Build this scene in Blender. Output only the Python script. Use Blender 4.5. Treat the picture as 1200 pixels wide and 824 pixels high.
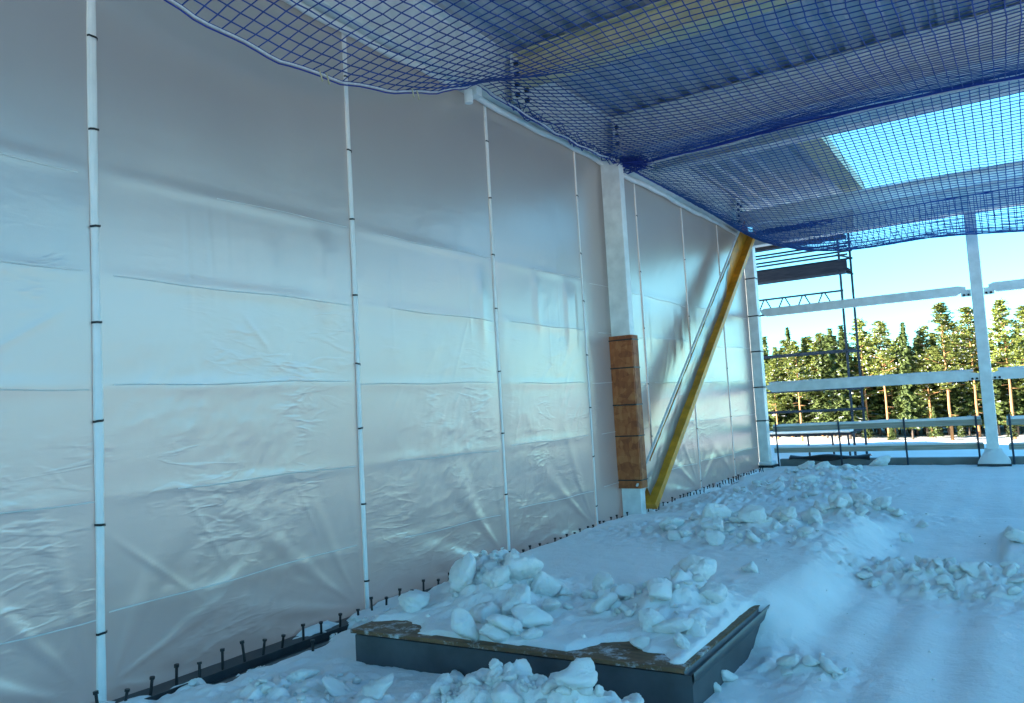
import bpy, bmesh, math, random
import numpy as np
from mathutils import Vector, Matrix

for o in list(bpy.data.objects):
    bpy.data.objects.remove(o)
SC = bpy.context.scene
COL = SC.collection
R = math.radians

# ------------------------------------------------------------------ camera
F = 900.0                                   # focal length in photo pixels (1200 wide)
XD = np.array([0.834071, -0.08657964, -0.54482064])
YD = np.array([0.54887225, 0.03113229, 0.8353263])
UP = np.array([-0.05536074, -0.99575838, 0.0734877])
H = 1.6
cam = bpy.data.cameras.new('camera')
cam.sensor_width = 36.0
cam.lens = F / 1200.0 * 36.0
cam.clip_start = 0.05
cam.clip_end = 5000
co = bpy.data.objects.new('camera', cam)
COL.objects.link(co)
co.matrix_world = Matrix(((XD[0], -XD[1], -XD[2], 0), (YD[0], -YD[1], -YD[2], 0), (UP[0], -UP[1], -UP[2], H), (0, 0, 0, 1)))
SC.camera = co

# ------------------------------------------------------------------ sky, sun, exposure
SUN_AZ = (-0.74, -0.67)                     # where the sun stands, seen from above
SUN_EL = 15.0
w = bpy.data.worlds.new('World')
SC.world = w
w.use_nodes = True
wn = w.node_tree.nodes
sky = wn.new('ShaderNodeTexSky')
sky.sky_type = 'NISHITA'
sky.sun_disc = False
sky.sun_elevation = R(SUN_EL)
sky.sun_rotation = math.atan2(SUN_AZ[0], SUN_AZ[1])
sky.air_density = 0.9
sky.dust_density = 0.0
sky.ozone_density = 3.0
wn['Background'].inputs[1].default_value = 0.15
tint = wn.new('ShaderNodeMix'); tint.data_type = 'RGBA'; tint.blend_type = 'MULTIPLY'      # clear cold winter air, even over the whole sky
tint.inputs[0].default_value = 1.0
tint.inputs[7].default_value = (0.245, 0.49, 0.50, 1)
w.node_tree.links.new(sky.outputs[0], tint.inputs[6])
w.node_tree.links.new(tint.outputs[2], wn['Background'].inputs[0])
sl = bpy.data.lights.new('sun', 'SUN')
sl.energy = 5.0
sl.angle = R(0.5)
sl.color = (1.0, 0.90, 0.74)
so = bpy.data.objects.new('sun', sl)
COL.objects.link(so)
sd = Vector((SUN_AZ[0] * math.cos(R(SUN_EL)), SUN_AZ[1] * math.cos(R(SUN_EL)), math.sin(R(SUN_EL))))
so.rotation_euler = sd.to_track_quat('Z', 'Y').to_euler()
so.location = (-30, -20, 20)
vs = SC.view_settings
vs.view_transform = 'Standard'
vs.look = 'None'
vs.exposure = 3.0
vs.gamma = 1.0
vs.use_curve_mapping = False

# ------------------------------------------------------------------ helpers
def ray(x, y):
    v = np.array([x - 600.0, y - 412.0, F])
    return np.array([v @ XD, v @ YD, v @ UP])
def on_floor(x, y, z=0.0):
    r = ray(x, y); p = r * ((z - H) / r[2]); return (p[0], p[1], z)
def on_x(x, y, X):
    r = ray(x, y); p = r * (X / r[0]); return (X, p[1], p[2] + H)
def on_y(x, y, Y):
    r = ray(x, y); p = r * (Y / r[1]); return (p[0], Y, p[2] + H)

def _hash(ix, iy, s):
    n = np.sin(ix * 127.1 + iy * 311.7 + s * 74.7) * 43758.5453
    return n - np.floor(n)
def vnoise(x, y, s=0):
    x = np.asarray(x, float); y = np.asarray(y, float)
    ix, iy = np.floor(x), np.floor(y)
    fx, fy = x - ix, y - iy
    fx = fx * fx * (3 - 2 * fx); fy = fy * fy * (3 - 2 * fy)
    a = _hash(ix, iy, s); b = _hash(ix + 1, iy, s); c = _hash(ix, iy + 1, s); d = _hash(ix + 1, iy + 1, s)
    return (a * (1 - fx) + b * fx) * (1 - fy) + (c * (1 - fx) + d * fx) * fy
def fbm(x, y, s=0, o=4, g=0.5):
    t = 0.0; a = 1.0; n = 0.0
    for i in range(o):
        t = t + a * vnoise(np.asarray(x) * 2 ** i, np.asarray(y) * 2 ** i, s + i * 17); n += a; a *= g
    return t / n
def sst(a, b, x):
    t = np.clip((np.asarray(x, float) - a) / (b - a), 0, 1); return t * t * (3 - 2 * t)

class MB:
    """collects shapes and links them as one mesh object"""
    def __init__(s): s.v = []; s.f = []; s.mi = []
    def add(s, v, f, mi=0):
        b = len(s.v); s.v += [tuple(p) for p in v]; s.f += [tuple(i + b for i in q) for q in f]; s.mi += [mi] * len(f); return s
    def box(s, x0, x1, y0, y1, z0, z1, mi=0):
        return s.add([(x0, y0, z0), (x1, y0, z0), (x1, y1, z0), (x0, y1, z0), (x0, y0, z1), (x1, y0, z1), (x1, y1, z1), (x0, y1, z1)],
                     [(0, 3, 2, 1), (4, 5, 6, 7), (0, 1, 5, 4), (1, 2, 6, 5), (2, 3, 7, 6), (3, 0, 4, 7)], mi)
    def bar(s, a, b, wd, ht, up=(0, 0, 1), mi=0):
        a = Vector(a); b = Vector(b); d = (b - a).normalized(); u = Vector(up)
        r = d.cross(u); r = (r if r.length > 1e-5 else d.cross(Vector((1, 0, 0)))).normalized(); u = r.cross(d).normalized()
        vs_ = []
        for p in (a, b):
            for sx, sy in ((-1, -1), (1, -1), (1, 1), (-1, 1)): vs_.append(p + r * sx * wd / 2 + u * sy * ht / 2)
        return s.add(vs_, [(3, 2, 1, 0), (4, 5, 6, 7), (0, 1, 5, 4), (1, 2, 6, 5), (2, 3, 7, 6), (3, 0, 4, 7)], mi)
    def tube(s, pts, rad, n=8, mi=0, caps=True):
        pts = [Vector(p) for p in pts]; vs_ = []
        rads = rad if isinstance(rad, (list, tuple)) else [rad] * len(pts)
        for i, p in enumerate(pts):
            d = (pts[min(i + 1, len(pts) - 1)] - pts[max(i - 1, 0)]).normalized()
            u = Vector((0, 0, 1)) if abs(d.z) < 0.9 else Vector((1, 0, 0))
            r = d.cross(u).normalized(); u = r.cross(d)
            for k in range(n):
                a = 2 * math.pi * k / n; vs_.append(p + (r * math.cos(a) + u * math.sin(a)) * rads[i])
        fs = [(i * n + k, i * n + (k + 1) % n, (i + 1) * n + (k + 1) % n, (i + 1) * n + k) for i in range(len(pts) - 1) for k in range(n)]
        if caps:
            fs.append(tuple(range(n))[::-1]); fs.append(tuple((len(pts) - 1) * n + k for k in range(n)))
        return s.add(vs_, fs, mi)
    def mesh(s, name, mats, smooth=False, bevel=0):
        me = bpy.data.meshes.new(name)
        me.from_pydata(s.v, [], s.f)
        for m in (mats if isinstance(mats, (list, tuple)) else [mats]): me.materials.append(m)
        if max(s.mi, default=0) > 0: me.polygons.foreach_set('material_index', s.mi)
        if bevel:
            bm = bmesh.new(); bm.from_mesh(me)
            bmesh.ops.bevel(bm, geom=list(bm.edges), offset=bevel, segments=2, affect='EDGES', profile=0.6)
            bm.to_mesh(me); bm.free()
        if smooth: me.polygons.foreach_set('use_smooth', [True] * len(me.polygons))
        me.update()
        return me
    def build(s, name, mats, parent=None, smooth=False, bevel=0):
        return link(name, s.mesh(name, mats, smooth, bevel), parent)

def link(name, me, parent=None, loc=None, rot=None, scale=None):
    o = bpy.data.objects.new(name, me); COL.objects.link(o)
    if parent is not None:
        o.parent = parent
        if loc is None:                       # mesh given in world space
            o.matrix_parent_inverse = Matrix.Translation(-Vector(parent.location)) if parent.rotation_euler[2] == 0 else parent.matrix_world.inverted()
    if loc is not None: o.location = loc
    if rot is not None: o.rotation_euler = rot
    if scale is not None: o.scale = scale
    return o
def tag(o, label, cat, group=None):
    o['label'] = label; o['category'] = cat
    if group: o['group'] = group
    return o
def thing(name, label, cat, loc=(0, 0, 0), group=None):
    o = bpy.data.objects.new(name, None); COL.objects.link(o); o.location = loc
    return tag(o, label, cat, group)
def struct(o, kind='structure'):
    o['kind'] = kind; return o
def grid_mesh(name, P, mats, smooth=True):
    """P: (n, m, 3) array of points"""
    n, m = P.shape[:2]
    me = bpy.data.meshes.new(name)
    idx = np.arange(n * m).reshape(n, m)
    q = np.stack([idx[:-1, :-1], idx[1:, :-1], idx[1:, 1:], idx[:-1, 1:]], -1).reshape(-1, 4)
    me.vertices.add(n * m); me.vertices.foreach_set('co', P.reshape(-1).astype(np.float32))
    k = len(q)
    me.loops.add(k * 4); me.polygons.add(k)
    me.loops.foreach_set('vertex_index', q.reshape(-1).astype(np.int32))
    me.polygons.foreach_set('loop_start', np.arange(0, k * 4, 4, dtype=np.int32))
    if smooth: me.polygons.foreach_set('use_smooth', np.ones(k, bool))
    for mt in (mats if isinstance(mats, (list, tuple)) else [mats]): me.materials.append(mt)
    me.update(calc_edges=True); me.validate()
    return me

# ------------------------------------------------------------------ materials
class NT:
    def __init__(s, name):
        s.m = bpy.data.materials.new(name); s.m.use_nodes = True; s.t = s.m.node_tree; s.p = s.t.nodes['Principled BSDF']; s.out = s.t.nodes['Material Output']
    def n(s, kind, **kw):
        x = s.t.nodes.new('ShaderNode' + kind)
        for k, v in kw.items():
            if k in x.inputs: x.inputs[k].default_value = v
            else: setattr(x, k, v)
        return x
    def l(s, a, b): s.t.links.new(a, b)
    def coords(s, scale=(1, 1, 1), kind='Object'):
        tc = s.n('TexCoord'); mp = s.n('Mapping'); mp.inputs['Scale'].default_value = scale; s.l(tc.outputs[kind], mp.inputs['Vector']); return mp.outputs[0]
    def noise(s, vec, scale, detail=4, rough=0.55):
        x = s.n('TexNoise'); x.inputs['Scale'].default_value = scale; x.inputs['Detail'].default_value = detail; x.inputs['Roughness'].default_value = rough; s.l(vec, x.inputs['Vector']); return x
    def ramp(s, fac, stops):
        r = s.n('ValToRGB'); e = r.color_ramp.elements
        while len(e) < len(stops): e.new(0.5)
        for i, (p, c) in enumerate(stops): e[i].position = p; e[i].color = (*c, 1)
        s.l(fac, r.inputs[0]); return r.outputs[0]
    def bump(s, h, strength, dist, prev=None):
        b = s.n('Bump'); b.inputs['Strength'].default_value = strength; b.inputs['Distance'].default_value = dist; s.l(h, b.inputs['Height'])
        if prev is not None: s.l(prev, b.inputs['Normal'])
        return b.outputs[0]

def paint_mat(name, col, rough=0.45, var=0.12, spec=0.4, metal=0.0, scale=6, bump=0.15):
    t = NT(name); v = t.coords()
    nz = t.noise(v, scale, 5)
    lo = tuple(c * (1 - var) for c in col); hi = tuple(min(1, c * (1 + var)) for c in col)
    t.l(t.ramp(nz.outputs[0], [(0.3, lo), (0.7, hi)]), t.p.inputs['Base Color'])
    rr = t.n('MapRange'); rr.inputs[3].default_value = rough - 0.1; rr.inputs[4].default_value = min(1, rough + 0.12); t.l(nz.outputs[0], rr.inputs[0]); t.l(rr.outputs[0], t.p.inputs['Roughness'])
    t.p.inputs['Metallic'].default_value = metal
    t.p.inputs['Specular IOR Level'].default_value = spec
    n2 = t.noise(v, scale * 12, 3)
    t.l(t.bump(n2.outputs[0], bump, 0.004), t.p.inputs['Normal'])
    return t.m

def snow_mat(name, sss=0.25, fine=1.0, c0=(0.80, 0.79, 0.77), c1=(0.86, 0.85, 0.83)):
    t = NT(name); v = t.coords()
    n1 = t.noise(v, 2.2, 4)
    t.l(t.ramp(n1.outputs[0], [(0.3, c0), (0.7, c1)]), t.p.inputs['Base Color'])
    t.p.inputs['Roughness'].default_value = 0.72
    t.p.inputs['Specular IOR Level'].default_value = 0.25
    t.p.inputs['Subsurface Weight'].default_value = sss
    t.p.inputs['Subsurface Radius'].default_value = (0.03, 0.035, 0.045)
    t.p.inputs['Subsurface Scale'].default_value = 1.0
    a = t.noise(v, 9, 6, 0.6); b = t.noise(v, 60, 4, 0.6); c = t.noise(v, 260, 2, 0.5)
    x = t.bump(a.outputs[0], 0.35 * fine, 0.05)
    x = t.bump(b.outputs[0], 0.4 * fine, 0.012, x)
    x = t.bump(c.outputs[0], 0.35 * fine, 0.003, x)
    t.l(x, t.p.inputs['Normal'])
    return t.m

def sheet_mat():
    t = NT('plastic_film'); v = t.coords()
    p = t.p
    n1 = t.noise(v, 0.7, 4)
    t.l(t.ramp(n1.outputs[0], [(0.3, (0.27, 0.28, 0.30)), (0.7, (0.34, 0.35, 0.37))]), p.inputs['Base Color'])
    p.inputs['Specular IOR Level'].default_value = 0.6
    p.inputs['Metallic'].default_value = 0.0
    # woven reinforcement and creases
    tc = t.n('TexCoord')
    mp = t.n('Mapping'); mp.inputs['Rotation'].default_value = (R(38), 0, 0); mp.inputs['Scale'].default_value = (1, 1.2, 5.5); t.l(tc.outputs['Object'], mp.inputs['Vector'])
    cr = t.noise(mp.outputs[0], 2.6, 5, 0.5); cr.inputs['Distortion'].default_value = 0.5
    mp2 = t.n('Mapping'); mp2.inputs['Rotation'].default_value = (R(-60), 0, 0); mp2.inputs['Scale'].default_value = (1, 1.0, 4.2); t.l(tc.outputs['Object'], mp2.inputs['Vector'])
    cr2 = t.noise(mp2.outputs[0], 3.3, 5, 0.5); cr2.inputs['Distortion'].default_value = 0.4
    fine = t.noise(v, 45, 4, 0.6)
    x = t.bump(cr.outputs[0], 0.008, 0.05)
    x = t.bump(cr2.outputs[0], 0.008, 0.05, x)
    x = t.bump(fine.outputs[0], 0.015, 0.004, x)
    def creases(rot, sc, nscale, prev, dist, seed):
        m_ = t.n('Mapping'); m_.inputs['Location'].default_value = (seed, seed * 1.7, seed * .6); m_.inputs['Rotation'].default_value = (R(rot), 0, 0); m_.inputs['Scale'].default_value = sc; t.l(tc.outputs['Object'], m_.inputs['Vector'])
        nz = t.noise(m_.outputs[0], nscale, 3, 0.5); nz.inputs['Distortion'].default_value = 0.35
        sb = t.n('Math', operation='SUBTRACT'); sb.inputs[1].default_value = 0.5; t.l(nz.outputs[0], sb.inputs[0])
        ab = t.n('Math', operation='ABSOLUTE'); t.l(sb.outputs[0], ab.inputs[0])
        mr = t.n('MapRange', interpolation_type='SMOOTHSTEP'); mr.inputs[1].default_value = 0.0; mr.inputs[2].default_value = 0.05; mr.inputs[3].default_value = 1.0; mr.inputs[4].default_value = 0.0; t.l(ab.outputs[0], mr.inputs[0])
        pm = t.noise(v, 1.3, 3); pm.inputs['Distortion'].default_value = .3
        pr = t.n('MapRange', interpolation_type='SMOOTHSTEP'); pr.inputs[1].default_value = 0.42; pr.inputs[2].default_value = 0.75; t.l(pm.outputs[0], pr.inputs[0])
        sp = t.n('SeparateXYZ'); t.l(tc.outputs['Object'], sp.inputs[0])
        hz = t.n('MapRange', interpolation_type='SMOOTHSTEP'); hz.inputs[1].default_value = 3.3; hz.inputs[2].default_value = 1.8; hz.inputs[3].default_value = 0.12; hz.inputs[4].default_value = 1.0; t.l(sp.outputs[2], hz.inputs[0])
        m1_ = t.n('Math', operation='MULTIPLY'); t.l(mr.outputs[0], m1_.inputs[0]); t.l(pr.outputs[0], m1_.inputs[1])
        m2_ = t.n('Math', operation='MULTIPLY'); t.l(m1_.outputs[0], m2_.inputs[0]); t.l(hz.outputs[0], m2_.inputs[1])
        return t.bump(m2_.outputs[0], 0.12, dist, prev)
    x = creases(36, (1, 1.0, 3.5), 1.0, x, 0.014, 0.0)
    x = creases(-20, (1, 1.0, 3.6), 1.3, x, 0.012, 5.0)
    x = creases(62, (1, 1.0, 3.2), 1.7, x, 0.008, 9.0)
    t.l(x, p.inputs['Normal'])
    p.inputs['Roughness'].default_value = 0.42
    gl = t.n('BsdfGlossy'); gl.inputs['Color'].default_value = (0.46, 0.40, 0.37, 1); t.l(x, gl.inputs['Normal'])
    rr = t.n('MapRange'); rr.inputs[3].default_value = 0.25; rr.inputs[4].default_value = 0.37; t.l(n1.outputs[0], rr.inputs[0]); t.l(rr.outputs[0], gl.inputs['Roughness'])
    tr = t.n('BsdfTranslucent'); tr.inputs['Color'].default_value = (0.66, 0.82, 1.0, 1); t.l(x, tr.inputs['Normal'])
    m1 = t.n('MixShader'); m1.inputs[0].default_value = 0.62; t.l(p.outputs[0], m1.inputs[1]); t.l(gl.outputs[0], m1.inputs[2])
    m2 = t.n('MixShader'); m2.inputs[0].default_value = 0.008; t.l(m1.outputs[0], m2.inputs[1]); t.l(tr.outputs[0], m2.inputs[2])
    t.l(m2.outputs[0], t.out.inputs[0])
    return t.m

def wood_mat(name, c0, c1, scale=(3, 30, 30), rough=0.75, spec=0.3):
    t = NT(name); t.p.inputs['Specular IOR Level'].default_value = spec; v = t.coords(scale)
    n1 = t.noise(v, 1.5, 6, 0.6)
    t.l(t.ramp(n1.outputs[0], [(0.3, c0), (0.7, c1)]), t.p.inputs['Base Color'])
    t.p.inputs['Roughness'].default_value = rough
    t.l(t.bump(n1.outputs[0], 0.3, 0.006), t.p.inputs['Normal'])
    return t.m

def osb_mat():
    t = NT('oriented_strand_board'); v = t.coords((1, 1, 0.4))
    vo = t.n('TexVoronoi'); vo.inputs['Scale'].default_value = 26; t.l(v, vo.inputs['Vector'])
    vo2 = t.n('TexVoronoi'); vo2.inputs['Scale'].default_value = 14; v2 = t.coords((0.45, 0.45, 1)); t.l(v2, vo2.inputs['Vector'])
    mx = t.n('Mix'); mx.data_type = 'RGBA'; mx.inputs[0].default_value = 0.5
    t.l(vo.outputs['Color'], mx.inputs[6]); t.l(vo2.outputs['Color'], mx.inputs[7])
    bw = t.n('RGBToBW'); t.l(mx.outputs[2], bw.inputs[0])
    c = t.ramp(bw.outputs[0], [(0.25, (0.26, 0.065, 0.018)), (0.5, (0.37, 0.10, 0.027)), (0.8, (0.46, 0.155, 0.05))])
    t.l(c, t.p.inputs['Base Color']); t.p.inputs['Roughness'].default_value = 0.7
    t.l(t.bump(bw.outputs[0], 0.3, 0.004), t.p.inputs['Normal'])
    return t.m

def ply_mat():
    t = NT('wet_plywood'); v = t.coords((2, 8, 8))
    n1 = t.noise(v, 3, 6, 0.6)
    c = t.ramp(n1.outputs[0], [(0.3, (0.085, 0.042, 0.018)), (0.7, (0.20, 0.105, 0.045))])
    # thin snow and frost patches
    v2 = t.coords(); n2 = t.noise(v2, 9, 8, 0.75)
    f = t.ramp(n2.outputs[0], [(0.52, (0, 0, 0)), (0.66, (1, 1, 1))])
    mx = t.n('Mix'); mx.data_type = 'RGBA'; t.l(f, mx.inputs[0]); t.l(c, mx.inputs[6]); mx.inputs[7].default_value = (0.55, 0.58, 0.60, 1)
    t.l(mx.outputs[2], t.p.inputs['Base Color']); t.p.inputs['Roughness'].default_value = 0.6
    t.l(t.bump(n2.outputs[0], 0.4, 0.006), t.p.inputs['Normal'])
    return t.m

def leaf_mat(name, c0, c1):
    t = NT(name); v = t.coords()
    oi = t.n('ObjectInfo')
    n1 = t.noise(v, 1.1, 3)
    c = t.ramp(n1.outputs[0], [(0.3, c0), (0.7, c1)])
    hs = t.n('HueSaturation'); mr = t.n('MapRange'); mr.inputs[3].default_value = 0.75; mr.inputs[4].default_value = 1.3; t.l(oi.outputs['Random'], mr.inputs[0]); t.l(mr.outputs[0], hs.inputs['Value']); t.l(c, hs.inputs['Color'])
    t.l(hs.outputs[0], t.p.inputs['Base Color']); t.p.inputs['Roughness'].default_value = 0.7
    t.p.inputs['Specular IOR Level'].default_value = 0.2
    return t.m

M = {
    'snow': snow_mat('snow'), 'lump': snow_mat('snow_lump_surface', 0.4, 1.3, (0.95, 0.93, 0.88), (0.98, 0.96, 0.92)), 'far_snow': snow_mat('field_snow', 0.0, 0.6),  # lump snow paler than floor snow, standing in for light on the lumps
    'film': sheet_mat(),
    'white': paint_mat('white_painted_steel', (0.76, 0.78, 0.76), 0.42),
    'cream': paint_mat('cream_painted_steel', (0.62, 0.58, 0.36), 0.5),
    'seam': paint_mat('welded_film_seam', (0.60, 0.60, 0.58), 0.35, 0.1),  # paler than the film: light caught by the seams is put into the colour
    'batten': paint_mat('white_film_wrap', (0.78, 0.76, 0.73), 0.35, 0.06),
    'black': paint_mat('black_plastic', (0.015, 0.016, 0.018), 0.45),
    'dark': paint_mat('dark_steel', (0.035, 0.04, 0.045), 0.5, 0.3, metal=0.3),
    'grey': paint_mat('dark_grey_sheet_metal', (0.065, 0.075, 0.082), 0.5, 0.25, metal=0.1),
    'galv': paint_mat('galvanised_steel', (0.36, 0.39, 0.41), 0.4, 0.15, metal=0.7),
    'galvdark': paint_mat('shade_dark_scaffold_tube', (0.045, 0.055, 0.075), 0.7, 0.25, spec=0.2),  # tube colour darkened so the scaffold reads as shaded
    'roof': paint_mat('roof_deck_steel', (0.46, 0.50, 0.54), 0.5, 0.12, metal=0.3, scale=2),
    'yellow': paint_mat('yellow_brace_paint', (0.62, 0.24, 0.012), 0.45, 0.35, scale=4),
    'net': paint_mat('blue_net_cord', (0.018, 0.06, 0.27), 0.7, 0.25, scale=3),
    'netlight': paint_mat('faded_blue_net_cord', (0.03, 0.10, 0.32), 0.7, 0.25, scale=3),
    'rope': paint_mat('white_rope', (0.62, 0.64, 0.66), 0.8, 0.15, scale=40),
    'bluerope': paint_mat('blue_rope', (0.015, 0.04, 0.28), 0.7, 0.2, scale=40),
    'plank': wood_mat('grey_plank', (0.28, 0.25, 0.20), (0.46, 0.42, 0.35), (2, 30, 30)),
    'deckboard': wood_mat('scaffold_board', (0.02, 0.022, 0.03), (0.045, 0.045, 0.055), (2, 30, 30), 0.9, 0.1),  # scaffold boards darkened too, shade put into their colour
    'osb': osb_mat(), 'ply': ply_mat(),
    'concrete': paint_mat('edge_concrete', (0.22, 0.23, 0.23), 0.8, 0.2, scale=3),
    'red': paint_mat('red_coupler', (0.45, 0.03, 0.02), 0.5),
    'spruce': leaf_mat('spruce_needles', (0.045, 0.07, 0.022), (0.10, 0.13, 0.034)),
    'pine': leaf_mat('pine_needles', (0.07, 0.095, 0.018), (0.14, 0.16, 0.032)),
    'tsnow': paint_mat('snow_on_branches', (0.75, 0.78, 0.80), 0.8, 0.05),
    'bark': wood_mat('spruce_bark', (0.06, 0.05, 0.04), (0.14, 0.11, 0.09), (20, 20, 3), 0.9),
    'pinebark': wood_mat('pine_bark', (0.24, 0.12, 0.05), (0.42, 0.22, 0.10), (20, 20, 3), 0.9),
}

WX = -4.62          # plastic wall plane
YE = 16.4           # end of the building
ZT = 4.95           # underside of the edge beam

# ------------------------------------------------------------------ ground, floor
def field():
    xs = np.concatenate([np.linspace(-900, -120, 14), np.linspace(-100, 120, 45), np.linspace(140, 900, 14)])
    ys = np.concatenate([np.linspace(-700, -100, 10), np.linspace(-80, 200, 57), np.linspace(220, 1500, 16)])
    X, Y = np.meshgrid(xs, ys, indexing='ij')
    Z = -5.2 + 1.0 * (fbm(X / 40, Y / 40, 3) - 0.5) * sst(40, 100, np.hypot(X, Y)) 
    return struct(link('ground', grid_mesh('ground', np.stack([X, Y, Z], -1), M['far_snow'])))
field()

mb = MB(); mb.box(-4.5, 12.0, -14, YE + 0.25, -0.25, -0.02)
struct(mb.build('floor', M['dark']))

# panel footprint on the floor (the plywood-topped tray)
PA, PB = (-3.66, 3.56), (-1.46, 3.71)
PC = (-1.42, 7.6)
PZ = 0.26
def in_panel(X, Y):
    """signed distances inside near edge / right edge / left edge"""
    yn = PA[1] + (X - PA[0]) * (PB[1] - PA[1]) / (PB[0] - PA[0])
    xr = PB[0] + (Y - PB[1]) * (PC[0] - PB[0]) / (PC[1] - PB[1])
    xl = PA[0] - (Y - PA[1]) * 0.05
    return Y - yn, xr - X, X - xl

HEAPS = [  # x, y, rx, ry, h
    (-3.2, 4.6, .40, .34, .27), (-2.95, 4.22, .34, .18, .13), (-2.3, 4.65, .30, .30, .04), (-1.92, 4.72, .28, .42, .19), (-2.6, 7.4, .75, .6, .09), (-2.0, 7.7, .45, .4, .07),
    (-1.75, 10.1, .60, .35, .12), (-1.7, 8.6, .40, .25, .10), (-3.1, 12.2, .9, 1.3, .07), (-3.0, 14.9, .8, .8, .10), (-3.7, 10.9, .5, .9, .07), (-2.6, 13.6, .7, .8, .08),
    (-.75, 6.9, .75, .42, .10), (-.25, 6.7, .55, .40, .08), (-1.15, 4.5, .22, .2, .05),
    (-2.1, 3.08, .62, .27, .29), (-1.6, 3.15, .3, .22, .14), (-3.0, 2.8, .50, .35, .08), (-3.6, 3.0, .38, .36, .05)]
def height(X, Y, fine=True):
    X = np.asarray(X, float); Y = np.asarray(Y, float)
    ridge = 0.5 + 0.5 * np.cos(2 * np.pi * (X + 1.42) / 0.385)
    amt = (0.022 * sst(-1.7, -1.0, X) + 0.006) * (1 - 0.75 * sst(6.0, 7.6, Y + 0.4 * (fbm(X, Y, 5) - .5)) ) * (0.6 + 0.5 * fbm(X * .7, Y * .35, 6))
    z = 0.045 + amt * ridge + 0.05 * (fbm(X * 0.6, Y * 0.4, 1) - 0.5)
    z = z + 0.05 * sst(9, 13, Y) + 0.03 * (fbm(X * 2.1, Y * 2.1, 90, 3) - .5) * sst(-1.6, -.9, X) * (1 - sst(7, 9, Y))
    # drift covering panel end and strip along the wall
    plat = sst(-4.22, -3.85, X + 0.08 * (fbm(X * 3, Y * 3, 8) - .5)) * (1 - sst(-1.55, -1.05, X + 0.2 * (fbm(X * 1.5, Y * 1.5, 9) - .5))) * sst(4.6, 5.2, Y + 0.2 * (fbm(X * 2, Y * 2, 11) - .5)) * (1 - sst(8.3, 10.2, Y + 0.8 * (fbm(X, Y, 4) - .5)))
    z = z * (1 - plat) + plat * (PZ + 0.035 + 0.03 * (fbm(X * 1.3, Y * 1.3, 2) - .5))
    # drift climbing the right side of the panel
    z = z + 0.05 * sst(4.45, 5.15, Y) * (1 - sst(7.0, 8.4, Y)) * np.exp(-((X + 1.40) / .30) ** 2) * (1 - plat)
    # bare strip along the wall
    bare = 1 - sst(-4.42, -4.05, X + 0.25 * (fbm(X * 4, Y * 2.5, 12) - .5))
    z = z - bare * (0.15 * sst(.44, .70, fbm(X * 5, Y * 2.2, 31)) + .012) * (1 - 0.55 * sst(4.5, 7, Y))
    # steps on the right: packed path edge
    z = z + 0.10 * sst(-.28, -.18, X) * sst(7.75, 7.9, Y) * (1 - sst(9.3, 9.5, Y)) 
    z = z - 0.05 * sst(-.9, -.5, X) * sst(10.3, 10.45, Y) * (1 - sst(10.6, 11.5, Y))
    a, b, c = in_panel(X, Y)
    jag = 0.10 * (fbm(X * 5, Y * 5, 21, 5, 0.6) - 0.5)
    cover = sst(0.05, 0.075, a + jag - 0.30 * sst(-2.3, -1.9, X) * (1 - sst(-1.62, -1.5, X)) * fbm(X * 2.5, Y * 2.5, 44) - 0.24 * (1 - sst(-3.55, -3.1, X))) * sst(0.055, 0.08, b + jag * .5) * sst(0.02, 0.10, c + jag)
    inside = (a > 0.06) & (b > 0.06) & (c > 0.0) & (Y < 5.12)
    rag = 0.42 * (fbm(X * 3.5, Y * 3.5, 21, 5, 0.6) - 0.5)
    ae = a + rag - 0.28 * sst(-2.35, -1.95, X) * (1 - 0.6 * sst(-1.7, -1.5, X)) - 0.30 * (1 - sst(-3.6, -3.0, X)) + .06
    thick = np.clip(np.minimum(np.minimum(ae, (b - .05 + .3 * rag) * 1.6), c + .05 + .5 * rag) * 0.35, -.02, .030) + .012 * (fbm(X * 16, Y * 16, 25, 3) - .5)
    cover = sst(0.0, .02, thick)
    zp = np.where((a > .05) & (b > .08), PZ - 0.003 + thick, PZ - .06)
    z = np.where(inside, np.where(Y > 4.9, np.maximum(z, zp), zp), z)
    gate = np.where(inside, cover, 1.0)
    for i, (hx, hy, rx, ry, hh) in enumerate(HEAPS):
        d2 = ((X - hx) / rx) ** 2 + ((Y - hy) / ry) ** 2
        wob = 0.55 + 0.9 * fbm(X * 5, Y * 5, 40 + i, 4, 0.6)
        z = z + gate * hh * np.exp(-d2 * 1.3) * wob
    if fine:
        msk = np.zeros_like(z)
        for (hx, hy, rx, ry, hh) in HEAPS: msk = np.maximum(msk, np.exp(-(((X - hx) / (rx * 1.4)) ** 2 + ((Y - hy) / (ry * 1.4)) ** 2)))
        z = z + gate * msk * 0.11 * (np.abs(fbm(X * 9, Y * 9, 50, 4, 0.6) - 0.5) * 2 - 0.25)
        z = z + gate * 0.008 * (fbm(X * 7, Y * 7, 60) - 0.5)
        # crumbly crust right of the centre
        cr = np.exp(-(((X + .45) / .95) ** 2 + ((Y - 6.75) / .55) ** 2) ** 2)
        z = z + cr * 0.05 * (fbm(X * 11, Y * 6, 70, 4, .65) - .4)
    return z
def snow_cover():
    xs = np.concatenate([np.linspace(-4.60, 0.6, 261), np.linspace(0.64, 12.0, 120)])
    ys = np.concatenate([np.linspace(-8, 2.0, 60), np.linspace(2.03, 8.2, 300), np.linspace(8.24, YE + .1, 180)])
    X, Y = np.meshgrid(xs, ys, indexing='ij')
    Z = height(X, Y)
    return struct(link('snow_cover', grid_mesh('snow_cover', np.stack([X, Y, Z], -1), M['snow'])))
snow_cover()

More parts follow.
